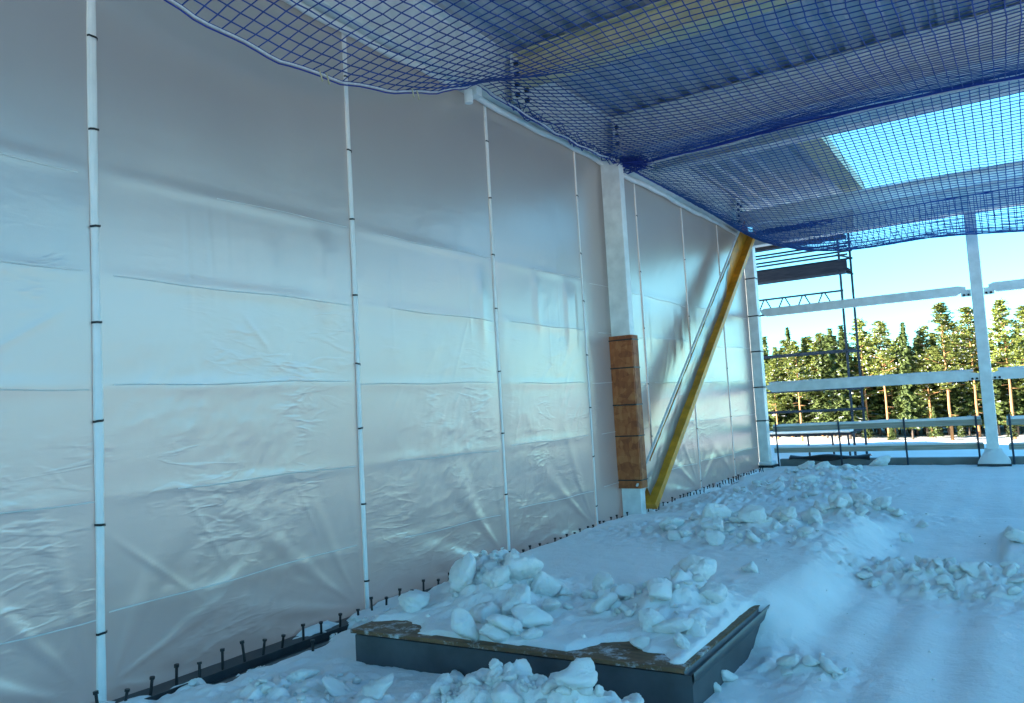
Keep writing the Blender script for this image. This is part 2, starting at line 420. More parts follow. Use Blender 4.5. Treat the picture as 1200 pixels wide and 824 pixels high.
# low neighbouring roof beyond the open end, deep in snow
xs = np.linspace(-40, 40, 160); ys = np.linspace(YE + 1.1, 30, 60)
X, Y = np.meshgrid(xs, ys, indexing='ij')
Z = -0.42 + 0.20 * (fbm(X * .35, Y * .35, 80) - .5) + 0.34 * np.exp(-((X + 7) / 6.5) ** 4 - ((Y - 24.5) / 4) ** 4)
Z -= 0.25 * sst(29, 30, Y)
t = thing('low_roof', 'low flat neighbouring roof deep in blue shaded snow beyond the railing', 'roof', (0, 24, -5.2))
link('snow_blanket', grid_mesh('snow_blanket', np.stack([X, Y, Z], -1), M['snow']), t)
mb = MB(); mb.box(-39.9, 39.9, YE + 1.15, 29.9, -5.6, -0.75); mb.build('wall', M['concrete'], t)

# unseen flat hall, added to keep the low roof and the scaffold in shade
t = thing('added_shade_hall', 'unseen flat-roofed hall added behind the plastic wall to shade the scaffold and low roof', 'building', (-19, 19, -5.2))
mb = MB(); mb.box(-30, -9.2, 12.9, 31, -5.6, 7.6); mb.build('wall', M['concrete'], t)
mb = MB(); mb.box(-30.2, -9.0, 12.7, 31.2, 7.602, 7.9); rf = mb.build('roof_edge', M['galv'], t)
mb = MB(); mb.box(-29.9, -9.3, 13.0, 30.9, 7.902, 8.1); mb.build('snow_cap', M['snow'], rf, bevel=.06)
for k in range(5):  # windows only dress the added hall
    y = 14.0 + k * 3.3
    mb = MB(); mb.box(-9.199, -9.12, y, y + 1.6, 1.0, 2.4); wd_ = mb.build('window_frame', M['white'], t)
    mb = MB(); mb.box(-9.118, -9.11, y + .1, y + 1.5, 1.1, 2.3); mb.build('pane', M['black'], wd_)

# ------------------------------------------------------------------ roof
def corrugated(x0, x1, y0, y1, z, pitch=0.32, dep=0.06):
    prof = []; x = x0
    while x < x1 - 1e-6:
        for dx, dz in ((0, 0), (pitch * .40, 0), (pitch * .5, dep), (pitch * .9, dep)): 
            if x + dx <= x1: prof.append((x + dx, z + dz))
        x += pitch
    mb = MB()
    for px, pz in prof: mb.v += [(px, y0, pz), (px, y1, pz)]
    mb.f = [(2 * i, 2 * i + 1, 2 * i + 3, 2 * i + 2) for i in range(len(prof) - 1)]; mb.mi = [0] * len(mb.f)
    return mb
roof = thing('roof_deck', 'blue-grey corrugated steel roof deck above the safety nets, cut open at the right', 'roof', (0, 0, 5.62))
OX, OY0, OY1 = -2.2, 10.6, 16.2
k = 0
for x0 in np.arange(-5.18, 2.4, 0.96):
    x1 = x0 + 1.0
    if x1 > OX + 0.3 :
        corrugated(x0, x1, -2.5, OY0, 5.62 + 0.003 * (k % 2)).build('roof_sheet', M['roof'], roof)
    else:
        corrugated(x0, x1, -2.5, YE + .8, 5.62 + 0.003 * (k % 2)).build('roof_sheet', M['roof'], roof)
    k += 1
mb = MB(); mb.box(OX - .30, OX + .05, OY0 + .02, OY1 - .02, 5.42, 5.60); mb.build('opening_kerb', M['cream'], roof)
mb = MB(); mb.box(-5.2, 8.5, -14, YE + .8, 5.72, 5.86) if False else None

mb = MB(); mb.box(-5.28, -5.18, -14, YE + .8, 5.55, 7.7)  # tall upstand added out of view to keep sun off the opening's beams
tag(mb.build('sun_blocking_parapet', M['galv']), 'unseen metal upstand added along the roof edge above the plastic wall to block the sun', 'sun_blocking_parapet')
def i_beam(name, a, b, depth, wd, mat, parent=None, tf=0.022, tw=0.014):
    a = Vector(a); b = Vector(b); mb = MB(); up = Vector((0, 0, 1))
    mb.bar(a + up * (tf / 2), b + up * (tf / 2), wd, tf)
    mb.bar(a + up * (depth - tf / 2), b + up * (depth - tf / 2), wd, tf)
    mb.bar(a + up * (depth / 2), b + up * (depth / 2), tw, depth - 2 * tf)
    return mb.build(name, mat, parent)
tag(i_beam('edge_beam', (-4.53, -14, ZT + .02), (-4.53, YE, ZT + .02), 0.62, 0.18, M['white']), 'long white steel edge beam running along the top of the plastic wall', 'beam')
BL = [(0.9, 'white', 'white steel cross beam nearest the camera above the near net'), (7.25, 'cream', 'cream-yellow steel cross beam seen through the middle of the near net'),
      (9.85, 'white', 'pale steel cross beam where the two nets meet'), (15.5, 'small', 'shallow pale steel cross beam at the far side of the roof opening'), ]
for y, m, lab in BL:
    b_ = thing('cross_beam', lab, 'beam', (0, y, 5.05), 'cross beams under the roof')
    i_beam('beam_section', (-4.42, y, 5.0), (6.3, y, 5.0), 0.28, 0.26, M['white'], b_) if m == 'small' else i_beam('beam_section', (-4.42, y, 5.06), (6.3, y, 5.06), 0.54, 0.30, M[m], b_) if m != 'cream' else i_beam('beam_section', (-4.42, y, 5.24), (6.3, y, 5.24), 0.34, 0.26, M[m], b_)
    # end plate with bolts at the wall side
    mb = MB(); mb.box(-4.435, -4.415, y - .16, y + .16, 5.02, 5.60); mb.build('end_plate', M['white'], b_)
    for zz in (5.10, 5.22, 5.34, 5.46):
        for yy in (-.10, .10):
            mb = MB(); mb.tube([(-4.415, y + yy, zz), (-4.375, y + yy, zz)], 0.028, 6); mb.build('bolt', M['black'], b_)

b_ = thing('end_beam', 'deep pale end beam above the railing behind the far net', 'beam', (0, YE - .1, 4.72))
i_beam('beam_section', (-4.40, YE - .05, 4.72), (6.3, YE - .05, 4.72), 0.50, 0.26, M['white'], b_)
for x in (-2.4, -.46, 1.6):
    mb = MB(); mb.box(x - .008, x + .008, YE - .17, YE - .06, 4.75, 5.19); mb.build('stiffener', M['white'], b_)
# purlin row in the second bay, seen over the net
for y, lab in ((11.1, 'slim pale roof beam just behind the rope between the nets'),):
    tag(i_beam('roof_beam', (-4.42, y, 5.12), (6.3, y, 5.12), 0.48, 0.26, M['white']), lab, 'beam')

# ------------------------------------------------------------------ plastic wall
BAT = [-3.95, -1.80, 0.35, 2.495, 4.687, 6.80, 8.84, 10.75, 12.7, 14.6]
edges = [-14.0, -10.4, -8.25, -6.1] + BAT + [YE - 0.12]
wall = thing('plastic_wall', 'tall shimmering grey-white plastic sheeting stretched along the whole left side', 'sheeting', (WX, 4, 0))
SEAMS = [0.52, 1.20, 1.87, 2.55, 3.20]
def sheet_disp(Y, Z, y0, y1, s):
    u = (Y - y0) / (y1 - y0); L = (y1 - y0)
    edge = np.sqrt(np.clip(4 * u * (1 - u), 0, 1))
    d = (0.035 * (vnoise(np.zeros(1), np.array([s * 3.7]), 1)[0] - 0.35)) * edge * np.sin(np.pi * np.clip(Z / 4.9, 0, 1))
    d = d + 0.035 * edge * (fbm(Y * .55 + s * 9, Z * .45, 100 + s) - 0.5)
    # horizontal seam pull: slight pockets between the weld lines
    for i, zs in enumerate(SEAMS):
        d = d + 0.004 * np.exp(-((Z - zs) / 0.05) ** 2) * edge
    low = 1 - sst(1.6, 2.9, Z)
    low2 = 1 - sst(0.3, 1.9, Z)
    # crumples (short diagonal creases) in the lower half
    a = Y * 0.9 + Z * 1.5; b = -Y * 1.5 + Z * 0.9
    n = fbm(a * 1.3 + s, b * 3.8, 130 + s, 4, 0.55); r1 = 1 - np.abs(2 * n - 1)
    n = fbm(Y * 2.2 + s * 3 + 0.5 * fbm(Y, Z, 7), Z * 6.5 - Y * 1.5, 150 + s, 4, .55); r2 = 1 - np.abs(2 * n - 1)
    patch = sst(0.38, 0.62, fbm(Y * 1.1 + s * 5, Z * 1.1, 170 + s, 3))
    d = d + edge * (0.001 + 0.002 * low) * (r1 ** 3) * (0.25 + patch)
    d = d + edge * (0.0006 + 0.0018 * low) * (r2 ** 4) * patch
    # tension folds fanning up from the bottom corner by the far batten, and vertical hang folds under the top seam
    cy, cz = y1 - 0.05, 0.05
    ang = np.arctan2(Z - cz, cy - Y + 1e-4); rad = np.hypot(Z - cz, cy - Y)
    fan = np.cos(ang * (9 + 2 * (s % 4)) + s * 2 + 3.0 * fbm(rad * .7, ang * 2, 190 + s)) 
    d = d + 0.020 * (0.15 + 0.9 * ((s * 0.618) % 1)) * low2 * edge * np.clip(fan, -.2, 1) ** 2 * sst(0.0, .5, rad) * np.exp(-rad * .55)
    cy = y0 + 0.05
    ang = np.arctan2(Z - 0.1, Y - cy + 1e-4); rad = np.hypot(Z - .1, Y - cy)
    fan = np.cos(ang * 9 + s + 3.5 * fbm(rad * .7, ang * 2, 210 + s))
    d = d + 0.012 * ((s * 0.377 + .3) % 1) * low2 * edge * np.clip(fan, -.2, 1) ** 2 * np.exp(-rad * .8)
    hang = vnoise(Y * 5.5 + s * 11, Z * 0.35, 230 + s)
    d = d + 0.022 * edge * hang ** 3 * sst(2.1, 2.6, Z) * (1 - sst(2.9, 3.25, Z)) * (0.3 + patch)
    # straight fold lines left from the packed film
    rl = random.Random(s * 13 + 5)
    for q in range(9):
        if q < 4: zc, an, ln = rl.uniform(2.5, 3.05), math.pi / 2 + rl.uniform(-.06, .06), rl.uniform(.25, .5)
        else: zc, an, ln = rl.uniform(.3, 2.3), (-1 if s % 3 == 1 else 1) * rl.uniform(.3, 1.2), rl.uniform(.12, .45)
        yc = y0 + (y1 - y0) * rl.uniform(.15, .85)
        p_ = (Y - yc) * math.cos(an) + (Z - zc) * math.sin(an); t_ = -(Y - yc) * math.sin(an) + (Z - zc) * math.cos(an)
        d = d + rl.uniform(.001, .0035) * np.exp(-(t_ / .014) ** 2) * np.exp(-(p_ / ln) ** 4)
    # billow at the foot
    d = d + 0.05 * edge * np.exp(-(Z / .35) ** 2) * (fbm(Y * 1.5, Z * 2, 240 + s) - .4)
    return d
def film_x(Y, Z, k):
    return WX + sheet_disp(Y, Z, edges[k], edges[k + 1], k)
for k in range(len(edges) - 1):
    y0, y1 = edges[k], edges[k + 1]
    near = y1 > 0 
    st = 0.018 if near and y1 < 9 else (0.03 if near else 0.12)
    ys = np.linspace(y0 + 0.001, y1 - 0.001, int((y1 - y0) / st) + 1); zs = np.linspace(-0.04, ZT + 0.1, int(5 / st) + 1)
    Y, Z = np.meshgrid(ys, zs, indexing='ij')
    X = film_x(Y, Z, k)
    pan = link('film_panel', grid_mesh('film_panel', np.stack([X, Y, Z], -1), M['film']), wall)
    if not near: continue
    rs = random.Random(k * 7 + 3)
    for zs_ in SEAMS:
        tilt = rs.uniform(-.02, .02)
        ya = y0 + rs.uniform(0.02, 0.25 * (y1 - y0)); yb = y1 - rs.uniform(0.01, 0.12)
        if zs_ > 3 and rs.random() < .4: ya = y0 + .4 * (y1 - y0)
        yy = np.linspace(ya, yb, 40); zz = zs_ + tilt * (yy - y0) + 0.006 * np.sin(yy * 5 + k)
        xx = film_x(yy, zz, k) + 0.001
        mb = MB()
        hw = 0.004
        for i in range(40):
            tp = min(1, i / 6, (39 - i) / 6)
            mb.v += [(xx[i], yy[i], zz[i] - hw), (xx[i] + 0.007 * tp + .0015, yy[i], zz[i]), (xx[i], yy[i], zz[i] + hw)]
        mb.f = [q for i in range(39) for q in ((3 * i, 3 * i + 3, 3 * i + 4, 3 * i + 1), (3 * i + 1, 3 * i + 4, 3 * i + 5, 3 * i + 2))]; mb.mi = [0] * len(mb.f)
        mb.build('weld_seam', M['seam'], pan, smooth=True)
# top hem of the film
mb = MB(); mb.tube([(WX + .06, y, ZT - .02 + 0.012 * math.sin(y * 2.3) + .008 * math.sin(y * 7)) for y in np.arange(-4, YE - .1, .2)], .035, 8)
mb.build('top_hem', M['batten'], wall, smooth=True)

BW = {2.495: (.052, 'thick white wrapped batten with black ties at the far left of the wall', 0.62, 0.42), 4.687: (.044, 'white wrapped batten with black ties where the near net edge crosses the wall top', .60, .25),
      6.80: (.04, 'slim white batten meeting the white bracket at the wall top', .62, .1), 8.84: (.034, 'slim white batten just left of the boarded column', .7, .3), 10.75: (.03, 'slim pale batten just right of the boarded column', .8, .2),
      12.7: (.028, 'slim pale batten behind the middle of the yellow brace', .9, .2), 14.6: (.028, 'slim pale batten behind the upper end of the yellow brace', .9, .4)}
for y in BAT:
    if y < 0: continue
    wd, lab, sp, off = BW.get(y, (.05, 'white wrapped batten outside the left edge of the view', .62, .3))
    b_ = thing('wall_batten', lab, 'batten', (WX, y, 0), 'battens holding the plastic wall')
    rs = random.Random(int(y * 100)); mb = MB(); n = 40
    prof = [(-.5, 0), (-.44, .35), (-.1, .48), (.25, .44), (.46, .3), (.5, 0)]
    for i in range(n + 1):
        z = i * (ZT + .05) / n
        wv = wd * (1 + 0.12 * math.sin(z * 3.1 + y) + rs.uniform(-.05, .05)); dy = .004 * math.sin(z * 1.7 + y * 2)
        for a, b in prof: mb.v.append((WX + 0.002 + b * wd * .75 + rs.uniform(0, .002), y + dy + a * wv, z))
    m_ = len(prof)
    mb.f = [(i * m_ + j, i * m_ + j + 1, (i + 1) * m_ + j + 1, (i + 1) * m_ + j) for i in range(n) for j in range(m_ - 1)]; mb.mi = [0] * len(mb.f)
    mb.build('wrapped_strip', M['batten'], b_, smooth=False)
    z = off
    while z < ZT - .1:
        mb = MB(); sl_ = rs.uniform(-.006, .006); th = .007
        for yy, xx, zz in ((-.56, 0, -sl_), (-.47, .42, -sl_), (-.1, .55, 0), (.27, .52, 0), (.50, .36, sl_), (.56, 0, sl_)):
            mb.v += [(WX + .004 + xx * wd * .75 + .004, y + yy * wd * 1.1, z + zz - th), (WX + .004 + xx * wd * .75 + .004, y + yy * wd * 1.1, z + zz + th)]
        mb.f = [(2 * i, 2 * i + 2, 2 * i + 3, 2 * i + 1) for i in range(5)]; mb.mi = [0] * 5
        mb.build('cable_tie', M['black'], b_)
        z += sp * rs.uniform(.88, 1.1)

# ------------------------------------------------------------------ floor edge, studs
mb = MB(); mb.box(-4.80, -4.40, -14, YE - .1, -.12, .012); mb.box(-4.41, -4.40, -8, YE - .1, .012, .03)
tag(mb.build('edge_angle', M['dark']), 'dark steel edge angle along the foot of the plastic wall', 'steel angle')
mb = MB(); mb.box(-4.20, -4.17, -8, 4.6, -.02, .035); mb.box(-4.30, -4.17, -8, 4.6, -.02, .004)
tag(mb.build('deck_rib', M['grey']), 'bare dark deck rib showing beside the studs at lower left', 'deck rib')
sm = MB(); sm.tube([(0, 0, -.03), (0, 0, .09)], .009, 8); sm.tube([(0, 0, .086), (0, 0, .10)], .015, 10)
smesh = sm.mesh('floor_stud', M['black'])
rs = random.Random(5)
y = 1.9; i = 0
while y < YE - .4:
    o = link('floor_stud', smesh, None, (-4.46 + rs.uniform(-.008, .008), y, .012 + .01 * rs.random()), (rs.uniform(-.13, .13), rs.uniform(-.13, .13), 0))
    o.scale = (1, 1, rs.uniform(.8, 1.35))
    tag(o, 'short black headed steel stud in the row along the foot of the plastic wall', 'stud', 'studs along the wall foot')
    y += 0.168 + rs.uniform(-.025, .025)
o = link('floor_stud', smesh, None, (-4.08, 3.62, .03)); tag(o, 'lone black stud standing out in front of the row in the snow', 'stud', 'studs along the wall foot')

# ------------------------------------------------------------------ columns
c = thing('steel_column', 'white steel column with its lower half boxed in brown board', 'column', (-4.45, 9.65, 0))
mb = MB(); mb.box(-4.59, -4.31, 9.55, 9.70, 0, 5.0); mb.build('shaft', M['white'], c, bevel=.012)
mb = MB(); mb.box(-4.66, -4.24, 9.45, 9.85, 0, .03); mb.build('base_plate', M['dark'], c)
mb = MB(); mb.box(-4.62, -4.26, 9.5, 9.82, 5.0, 5.03); mb.build('cap_plate', M['white'], c)
g = thing('column_guard', 'brown strand board sleeve strapped round the lower half of the white column', 'board sleeve', (-4.45, 9.6, .42))
zz = [.44, 1.13, 1.55, 2.08, 2.50]
for a, b in ((.44, 1.55), (1.552, 2.50)):
    mb = MB(); mb.box(-4.615, -4.285, 9.523, 9.545, a, b); mb.build('board', M['osb'], g, bevel=.002)
    mb = MB(); mb.box(-4.3, -4.278, 9.546, 9.725, a, b); mb.build('board', M['osb'], g, bevel=.002)
    mb = MB(); mb.box(-4.63, -4.608, 9.546, 9.725, a, b); mb.build('board', M['osb'], g, bevel=.002)
for z in (.55, 1.14, 1.56, 2.06, 2.44):
    mb = MB()
    mb.box(-4.634, -4.274, 9.517, 9.521, z - .008, z + .008); mb.box(-4.276, -4.272, 9.521, 9.73, z - .008, z + .008); mb.build('strap', M['black'], g)

c = thing('corner_column', 'white corner column with dark straps where the plastic wall ends', 'column', (-4.5, YE, 0))
mb = MB(); mb.box(-4.68, -4.42, YE - .12, YE + .1, .1, 5.0); mb.build('shaft', M['white'], c, bevel=.012)
mb = MB(); mb.box(-4.78, -4.32, YE - .22, YE + .2, .02, .13); mb.build('base_plate', M['dark'], c)
mb = MB(); mb.box(-4.74, -4.34, YE - .2, YE + .16, .13, .2); mb.build('base_snow', M['snow'], c, bevel=.02)
for z in (1.05, 1.75, 2.5, 3.25, 4.05): 
    mb = MB(); mb.box(-4.69, -4.41, YE - .13, YE - .121, z - .012, z + .012); mb.box(-4.419, -4.41, YE - .121, YE + .11, z - .012, z + .012); mb.build('strap', M['dark'], c)
for cx, lab in ((-.46, 'slim white end column standing in the snow at the right of the railing'), (3.6, 'white end column just outside the right edge of the view')):
    c = thing('end_column', lab, 'column', (cx, YE, 0))
    mb = MB(); mb.box(cx - .095, cx + .095, YE - .1, YE + .1, .15, 5.05); mb.build('shaft', M['white'], c, bevel=.012)
    mb = MB(); mb.box(cx - .26, cx + .26, YE - .26, YE + .26, .05, .14); mb.build('base_plate', M['dark'], c)
    mb = MB()
    for i in range(7):
        t_ = i / 6; r = .25 - .12 * sst(0, 1, t_); zq = .14 + .26 * t_
        mb.v += [(cx - r, YE - r, zq), (cx + r, YE - r, zq), (cx + r, YE + r, zq), (cx - r, YE + r, zq)]
    mb.f = [(i * 4 + j, i * 4 + (j + 1) % 4, i * 4 + 4 + (j + 1) % 4, i * 4 + 4 + j) for i in range(6) for j in range(4)] + [(24, 25, 26, 27)]; mb.mi = [0] * len(mb.f)
    mb.build('snow_collar', M['snow'], c, smooth=True)
    for zg in (3.2, 1.66):
        for s_ in (-1, 1):
            mb = MB(); mb.box(cx + s_ * .1 if s_ > 0 else cx - .26, cx + .26 if s_ > 0 else cx - .1, YE - .05, YE - .038, zg - .02, zg + .11); cl = mb.build('cleat', M['white'], c)
            for q in (.14, .21):
                mb = MB(); mb.tube([(cx + s_ * q, YE - .05, zg + .01), (cx + s_ * q, YE - .078, zg + .01)], .022, 6); mb.build('bolt', M['black'], cl)
# girts between end columns
for x0, x1, z, lab in ((-4.38, -.64, 3.22, 'upper white horizontal girt left of the slim end column'), (-.28, 3.42, 3.22, 'upper white horizontal girt right of the slim end column'),
                       (-4.38, -.6, 1.63, 'lower white horizontal girt left of the slim end column'), (-.32, 3.42, 1.63, 'lower white horizontal girt right of the slim end column')):
    g = thing('girt', lab, 'girt', ((x0 + x1) / 2, YE, z), 'horizontal girts of the open end')
    mb = MB(); hh = .17; y0 = YE - .035; y1 = YE + .07
    pr = [(x0, .08), (x0 + .12, 0), (x1 - .16, 0), (x1, .09), (x1, hh - .03), (x1 - .12, hh), (x0 + .08, hh), (x0, hh - .03)]
    mb.v = [(a, y0, z + b) for a, b in pr] + [(a, y1, z + b) for a, b in pr]; n = len(pr)
    mb.f = [tuple(range(n)), tuple(range(2 * n - 1, n - 1, -1))] + [(i, i + n, (i + 1) % n + n, (i + 1) % n) for i in range(n)]; mb.mi = [0] * len(mb.f)
    mb.build('channel', M['white'], g)
    if z < 2:
        xs = np.linspace(x0 + .05, x1 - .05, 30); P = []
        for x in xs:
            hgt = .035 + .02 * float(fbm(x * 2, z, 300))
            P.append([(x, y0 + .002, z + hh + .001), (x, y0 + .01, z + hh + hgt * .8), (x, (y0 + y1) / 2, z + hh + hgt), (x, y1 - .01, z + hh + hgt * .8), (x, y1 - .002, z + hh + .001)])
        link('snow_line', grid_mesh('snow_line', np.array(P), M['snow']), g)

# ------------------------------------------------------------------ railing and kerb at the open end
def plank(x0, x1, z, th, name='guard_plank'):
    mb = MB(); mb.box(x0, x1, YE + .12, YE + .16, z, z + th); return mb
for x0, x1, side in ((-4.36, -.60, 'left'), (-.22, 3.4, 'right')):
    r_ = thing('guard_rail', 'snow-topped plank guard rail at the open end, %s of the slim end column' % side, 'railing', ((x0 + x1) / 2, YE + .14, 0))
    for z, th in ((.80, .11), (.36, .10)):
        mb = MB(); mb.bar((x0, YE + .14, z + th / 2), (x1, YE + .14, z + th / 2 + .02), .045, th); p_ = mb.build('plank', M['plank'], r_)
        P = []
        for x in np.linspace(x0 + .01, x1 - .01, 50):
            hgt = (.045 if z > .5 else .03) * (.5 + float(fbm(x * 1.8, z * 9, 310))) ; b = z + th + .02 * (x - x0) / (x1 - x0) + .001
            P.append([(x, YE + .112, b - .005), (x, YE + .115, b + hgt * .7), (x, YE + .14, b + hgt), (x, YE + .165, b + hgt * .7), (x, YE + .168, b - .005)])
        link('snow_line', grid_mesh('snow_line', np.array(P), M['snow']), p_)
    for x in ((-4.28, -3.05, -1.87, -.68) if side == 'left' else (-.16, 1.0, 2.2, 3.3)):
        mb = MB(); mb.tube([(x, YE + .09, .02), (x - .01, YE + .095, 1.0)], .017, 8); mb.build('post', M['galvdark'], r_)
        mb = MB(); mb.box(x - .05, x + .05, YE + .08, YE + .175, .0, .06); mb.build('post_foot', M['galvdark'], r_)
mb = MB(); mb.box(-4.3, 12, YE + .26, YE + .42, -.4, .22)
tag(mb.build('edge_kerb', M['concrete'], bevel=.01), 'low grey kerb along the floor edge behind the railing', 'kerb')
# dark sheet and snowy sack on the kerb
P = []
for x in np.linspace(-4.1, -2.55, 30):
    P.append([(x, YE + .2, .20 + .03 * math.sin(x * 6)), (x, YE + .22, .27 + .02 * math.sin(x * 5)), (x, YE + .34, .29 + .02 * math.sin(x * 7)), (x, YE + .5, .25)])
tag(link('tarpaulin', grid_mesh('tarpaulin', np.array(P), M['black'])), 'crumpled black tarpaulin strip lying on the kerb behind the railing', 'tarpaulin')

# ------------------------------------------------------------------ yellow brace
b_ = thing('diagonal_brace', 'long yellow diagonal steel brace rising from the boarded column to the far corner', 'brace', (-4.3, 9.8, .2))
A = Vector((-4.28, 9.72, .18)); B = Vector((-4.28, 15.72, 4.86)); d = (B - A).normalized(); nrm = Vector((1, 0, 0)); up = nrm.cross(d) * -1
if up.z < 0: up = -up
mb = MB(); mb.bar(A, B, .22, .10, up); mb.build('lower_flange', M['yellow'], b_, bevel=.006)
mb = MB(); mb.bar(A + (B - A) * .07 + up * .19 - nrm * .03, B + up * .19 - nrm * .03, .012, .32, up); mb.build('web', M['yellow'], b_)
mb = MB(); mb.bar(A + up * .375 - nrm * .05, B + up * .375 - nrm * .05, .028, .014, up); mb.build('upper_flange', M['white'], b_)
P = []
for u in np.linspace(0.02, .80, 90):
    row = []
    top = .80 - .035 + .05 * float(vnoise(np.array([u * 40]), np.array([3.]), 9)[0])
    for v in np.linspace(0, 1, 14):
        jag = 1 if u < .68 else max(0.05, 1 - (u - .68) / .12 * (1.0 + .5 * float(vnoise(np.array([v * 9]), np.array([u * 30]), 4)[0])))
        p = A + (B - A) * u + up * (.04 + .33 * (1 - (1 - v) * jag) if u >= .68 else .04 + .33 * v) + nrm * (-.018 + .03 * float(fbm(u * 30, v * 2.5, 320)))
        row.append(tuple(p))
    P.append(row)
tag(link('film_flap', grid_mesh('film_flap', np.array(P), M['film'])), 'strip of loose plastic film covering the web of the yellow brace, torn at its top', 'film')

# ------------------------------------------------------------------ safety nets
def net_mesh(name, G, rad, mat):
    """G (n,m,3) knots; four-sided cords along both directions"""
    n, m = G.shape[:2]; V = []; FQ = []; base = 0
    def strand(P):
        nonlocal base
        k = len(P); T = np.gradient(P, axis=0); T /= np.linalg.norm(T, axis=1, keepdims=True) + 1e-9
        up_ = np.array([0.13, 0.07, 1.0]); Rr = np.cross(T, up_); Rr /= np.linalg.norm(Rr, axis=1, keepdims=True) + 1e-9; U = np.cross(Rr, T)
        ring = np.stack([P + rad * Rr, P + rad * U, P - rad * Rr, P - rad * U], 1)
        V.append(ring.reshape(-1, 3))
        i = np.arange(k - 1)[:, None] * 4; j = np.arange(4)[None]; j2 = (j + 1) % 4
        FQ.append(np.stack([i + j, i + j2, i + 4 + j2, i + 4 + j], -1).reshape(-1, 4) + base); base += k * 4
    for a in range(n): strand(G[a])
    for b in range(m): strand(G[:, b])
    V = np.concatenate(V); Q = np.concatenate(FQ); k = len(Q)
    me = bpy.data.meshes.new(name); me.vertices.add(len(V)); me.vertices.foreach_set('co', V.reshape(-1).astype(np.float32))
    me.loops.add(k * 4); me.polygons.add(k); me.loops.foreach_set('vertex_index', Q.reshape(-1).astype(np.int32)); me.polygons.foreach_set('loop_start', np.arange(0, k * 4, 4, dtype=np.int32))
    me.polygons.foreach_set('use_smooth', np.ones(k, bool)); me.materials.append(mat); me.update(calc_edges=True); return me
def parab(y, c, h): return np.clip(1 - ((y - c) / h) ** 2, 0, None)
def net1_z(X, Y):
    Ae = 0.76 * parab(Y, 3.6, 2.72) + 0.10 * parab(Y, 8.15, 1.8) + .72 * parab(Y, -1.8, 2.7)
    Be = 0.42 * np.clip(1 - ((Y - 4.8) / 5.15) ** 4, 0, None) + .05 * np.sin(Y * 1.3 + X)
    wgt = np.exp(-np.clip(X + 4.2, 0, None) / 1.1)
    z = 4.96 - (wgt * Ae + (1 - wgt) * Be)
    z = z - 0.05 * (fbm(X * .8, Y * .8, 400) - .5) * (1 - wgt) * sst(0, 1, 10 - Y)
    z = z - 0.06 * np.exp(-((X - .35) / .8) ** 2) * sst(0, 1.5, 10 - Y)
    return z
def edge1_x(Y): return -4.22 - 0.16 * np.clip(1 - np.abs(Y - 6.3) / .9, 0, 1) - 0.12 * sst(6.3, 7.2, Y)
nu, nv = 86, 124
yv = np.linspace(-2.2, 10.0, nv); G = np.zeros((nu, nv, 3))
for a in range(nu):
    s_ = a / (nu - 1)
    x0 = edge1_x(yv); X = x0 + s_ * (4.2 - x0)
    X = X + 0.02 * (fbm(yv * 1.7, np.full(nv, a * .21), 410) - .5); Yw = yv + 0.04 * (fbm(yv * .9 + 5, np.full(nv, a * .13), 420) - .5) * np.clip((10 - yv) * 2, 0, 1)
    # gathered toward the tie on the wall at y = 6.3
    pull = np.exp(-((X + 4.3) / .55) ** 2) * np.exp(-((Yw - 6.3) / .9) ** 2)
    Yw = Yw + (6.3 - Yw) * pull * .45
    rn = np.random.RandomState(a)
    scal = (0.022 * np.abs(np.sin(Yw * 5.2)) - .01) if a == 0 else 0.0
    G[a, :, 0] = X + rn.normal(size=nv) * .0025; G[a, :, 1] = Yw + rn.normal(size=nv) * .0025; G[a, :, 2] = net1_z(X, Yw) + rn.normal(size=nv) * .002 + scal
t = thing('safety_net', 'near blue safety net sagging under the roof with a loose white-roped edge along the wall', 'safety net', (0, 4, 4.9), 'blue safety nets')
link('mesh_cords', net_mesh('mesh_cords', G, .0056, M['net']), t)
mb = MB(); e = [tuple(p + np.array([-.006, 0, -.004])) for p in G[0]]; mb.tube(e, .010, 6); mb.build('edge_rope', M['rope'], t, smooth=True)
mb = MB(); mb.tube([(p[0] - .012, p[1], p[2] - .018) for p in e], .006, 5); mb.build('edge_cord', M['bluerope'], t, smooth=True)
e = [tuple(G[a, -1] + np.array([0, .02, -.005 + .012 * math.sin(a * .35)])) for a in range(nu)]
mb = MB(); mb.tube(e, .018, 6); mb.build('far_rope', M['bluerope'], t, smooth=True)
e = [(p[0], p[1] + .035, p[2] - .012 + .010 * math.sin(p[0] * 5)) for p in e]
mb = MB(); mb.tube(e, .014, 6); mb.build('far_white_rope', M['rope'], t, smooth=True)
# gathered folds of slack net near the wall top
rs = random.Random(9); mb = MB()
for k in range(26):
    y0 = 6.7 + rs.random() * 3.0; ln = rs.uniform(.4, 1.0); xx = -4.40 + rs.uniform(-.04, .10); pts = []
    for i in range(9):
        u = i / 8; pts.append((xx + .03 * math.sin(u * 7 + k), y0 + ln * u, 4.95 + rs.uniform(-.03, .06) - .06 * math.sin(u * 3.14)))
    mb.tube(pts, .006, 4)
for k in range(30):
    pts = [(-4.28 + rs.uniform(-.14, .3) , 9.75 + rs.uniform(-.25, .3), 4.92 + rs.uniform(-.09, .06)) for i in range(5)]
    mb.tube(pts, .006, 4)
mb.build('gathered_slack', M['bluerope'], t, smooth=True)
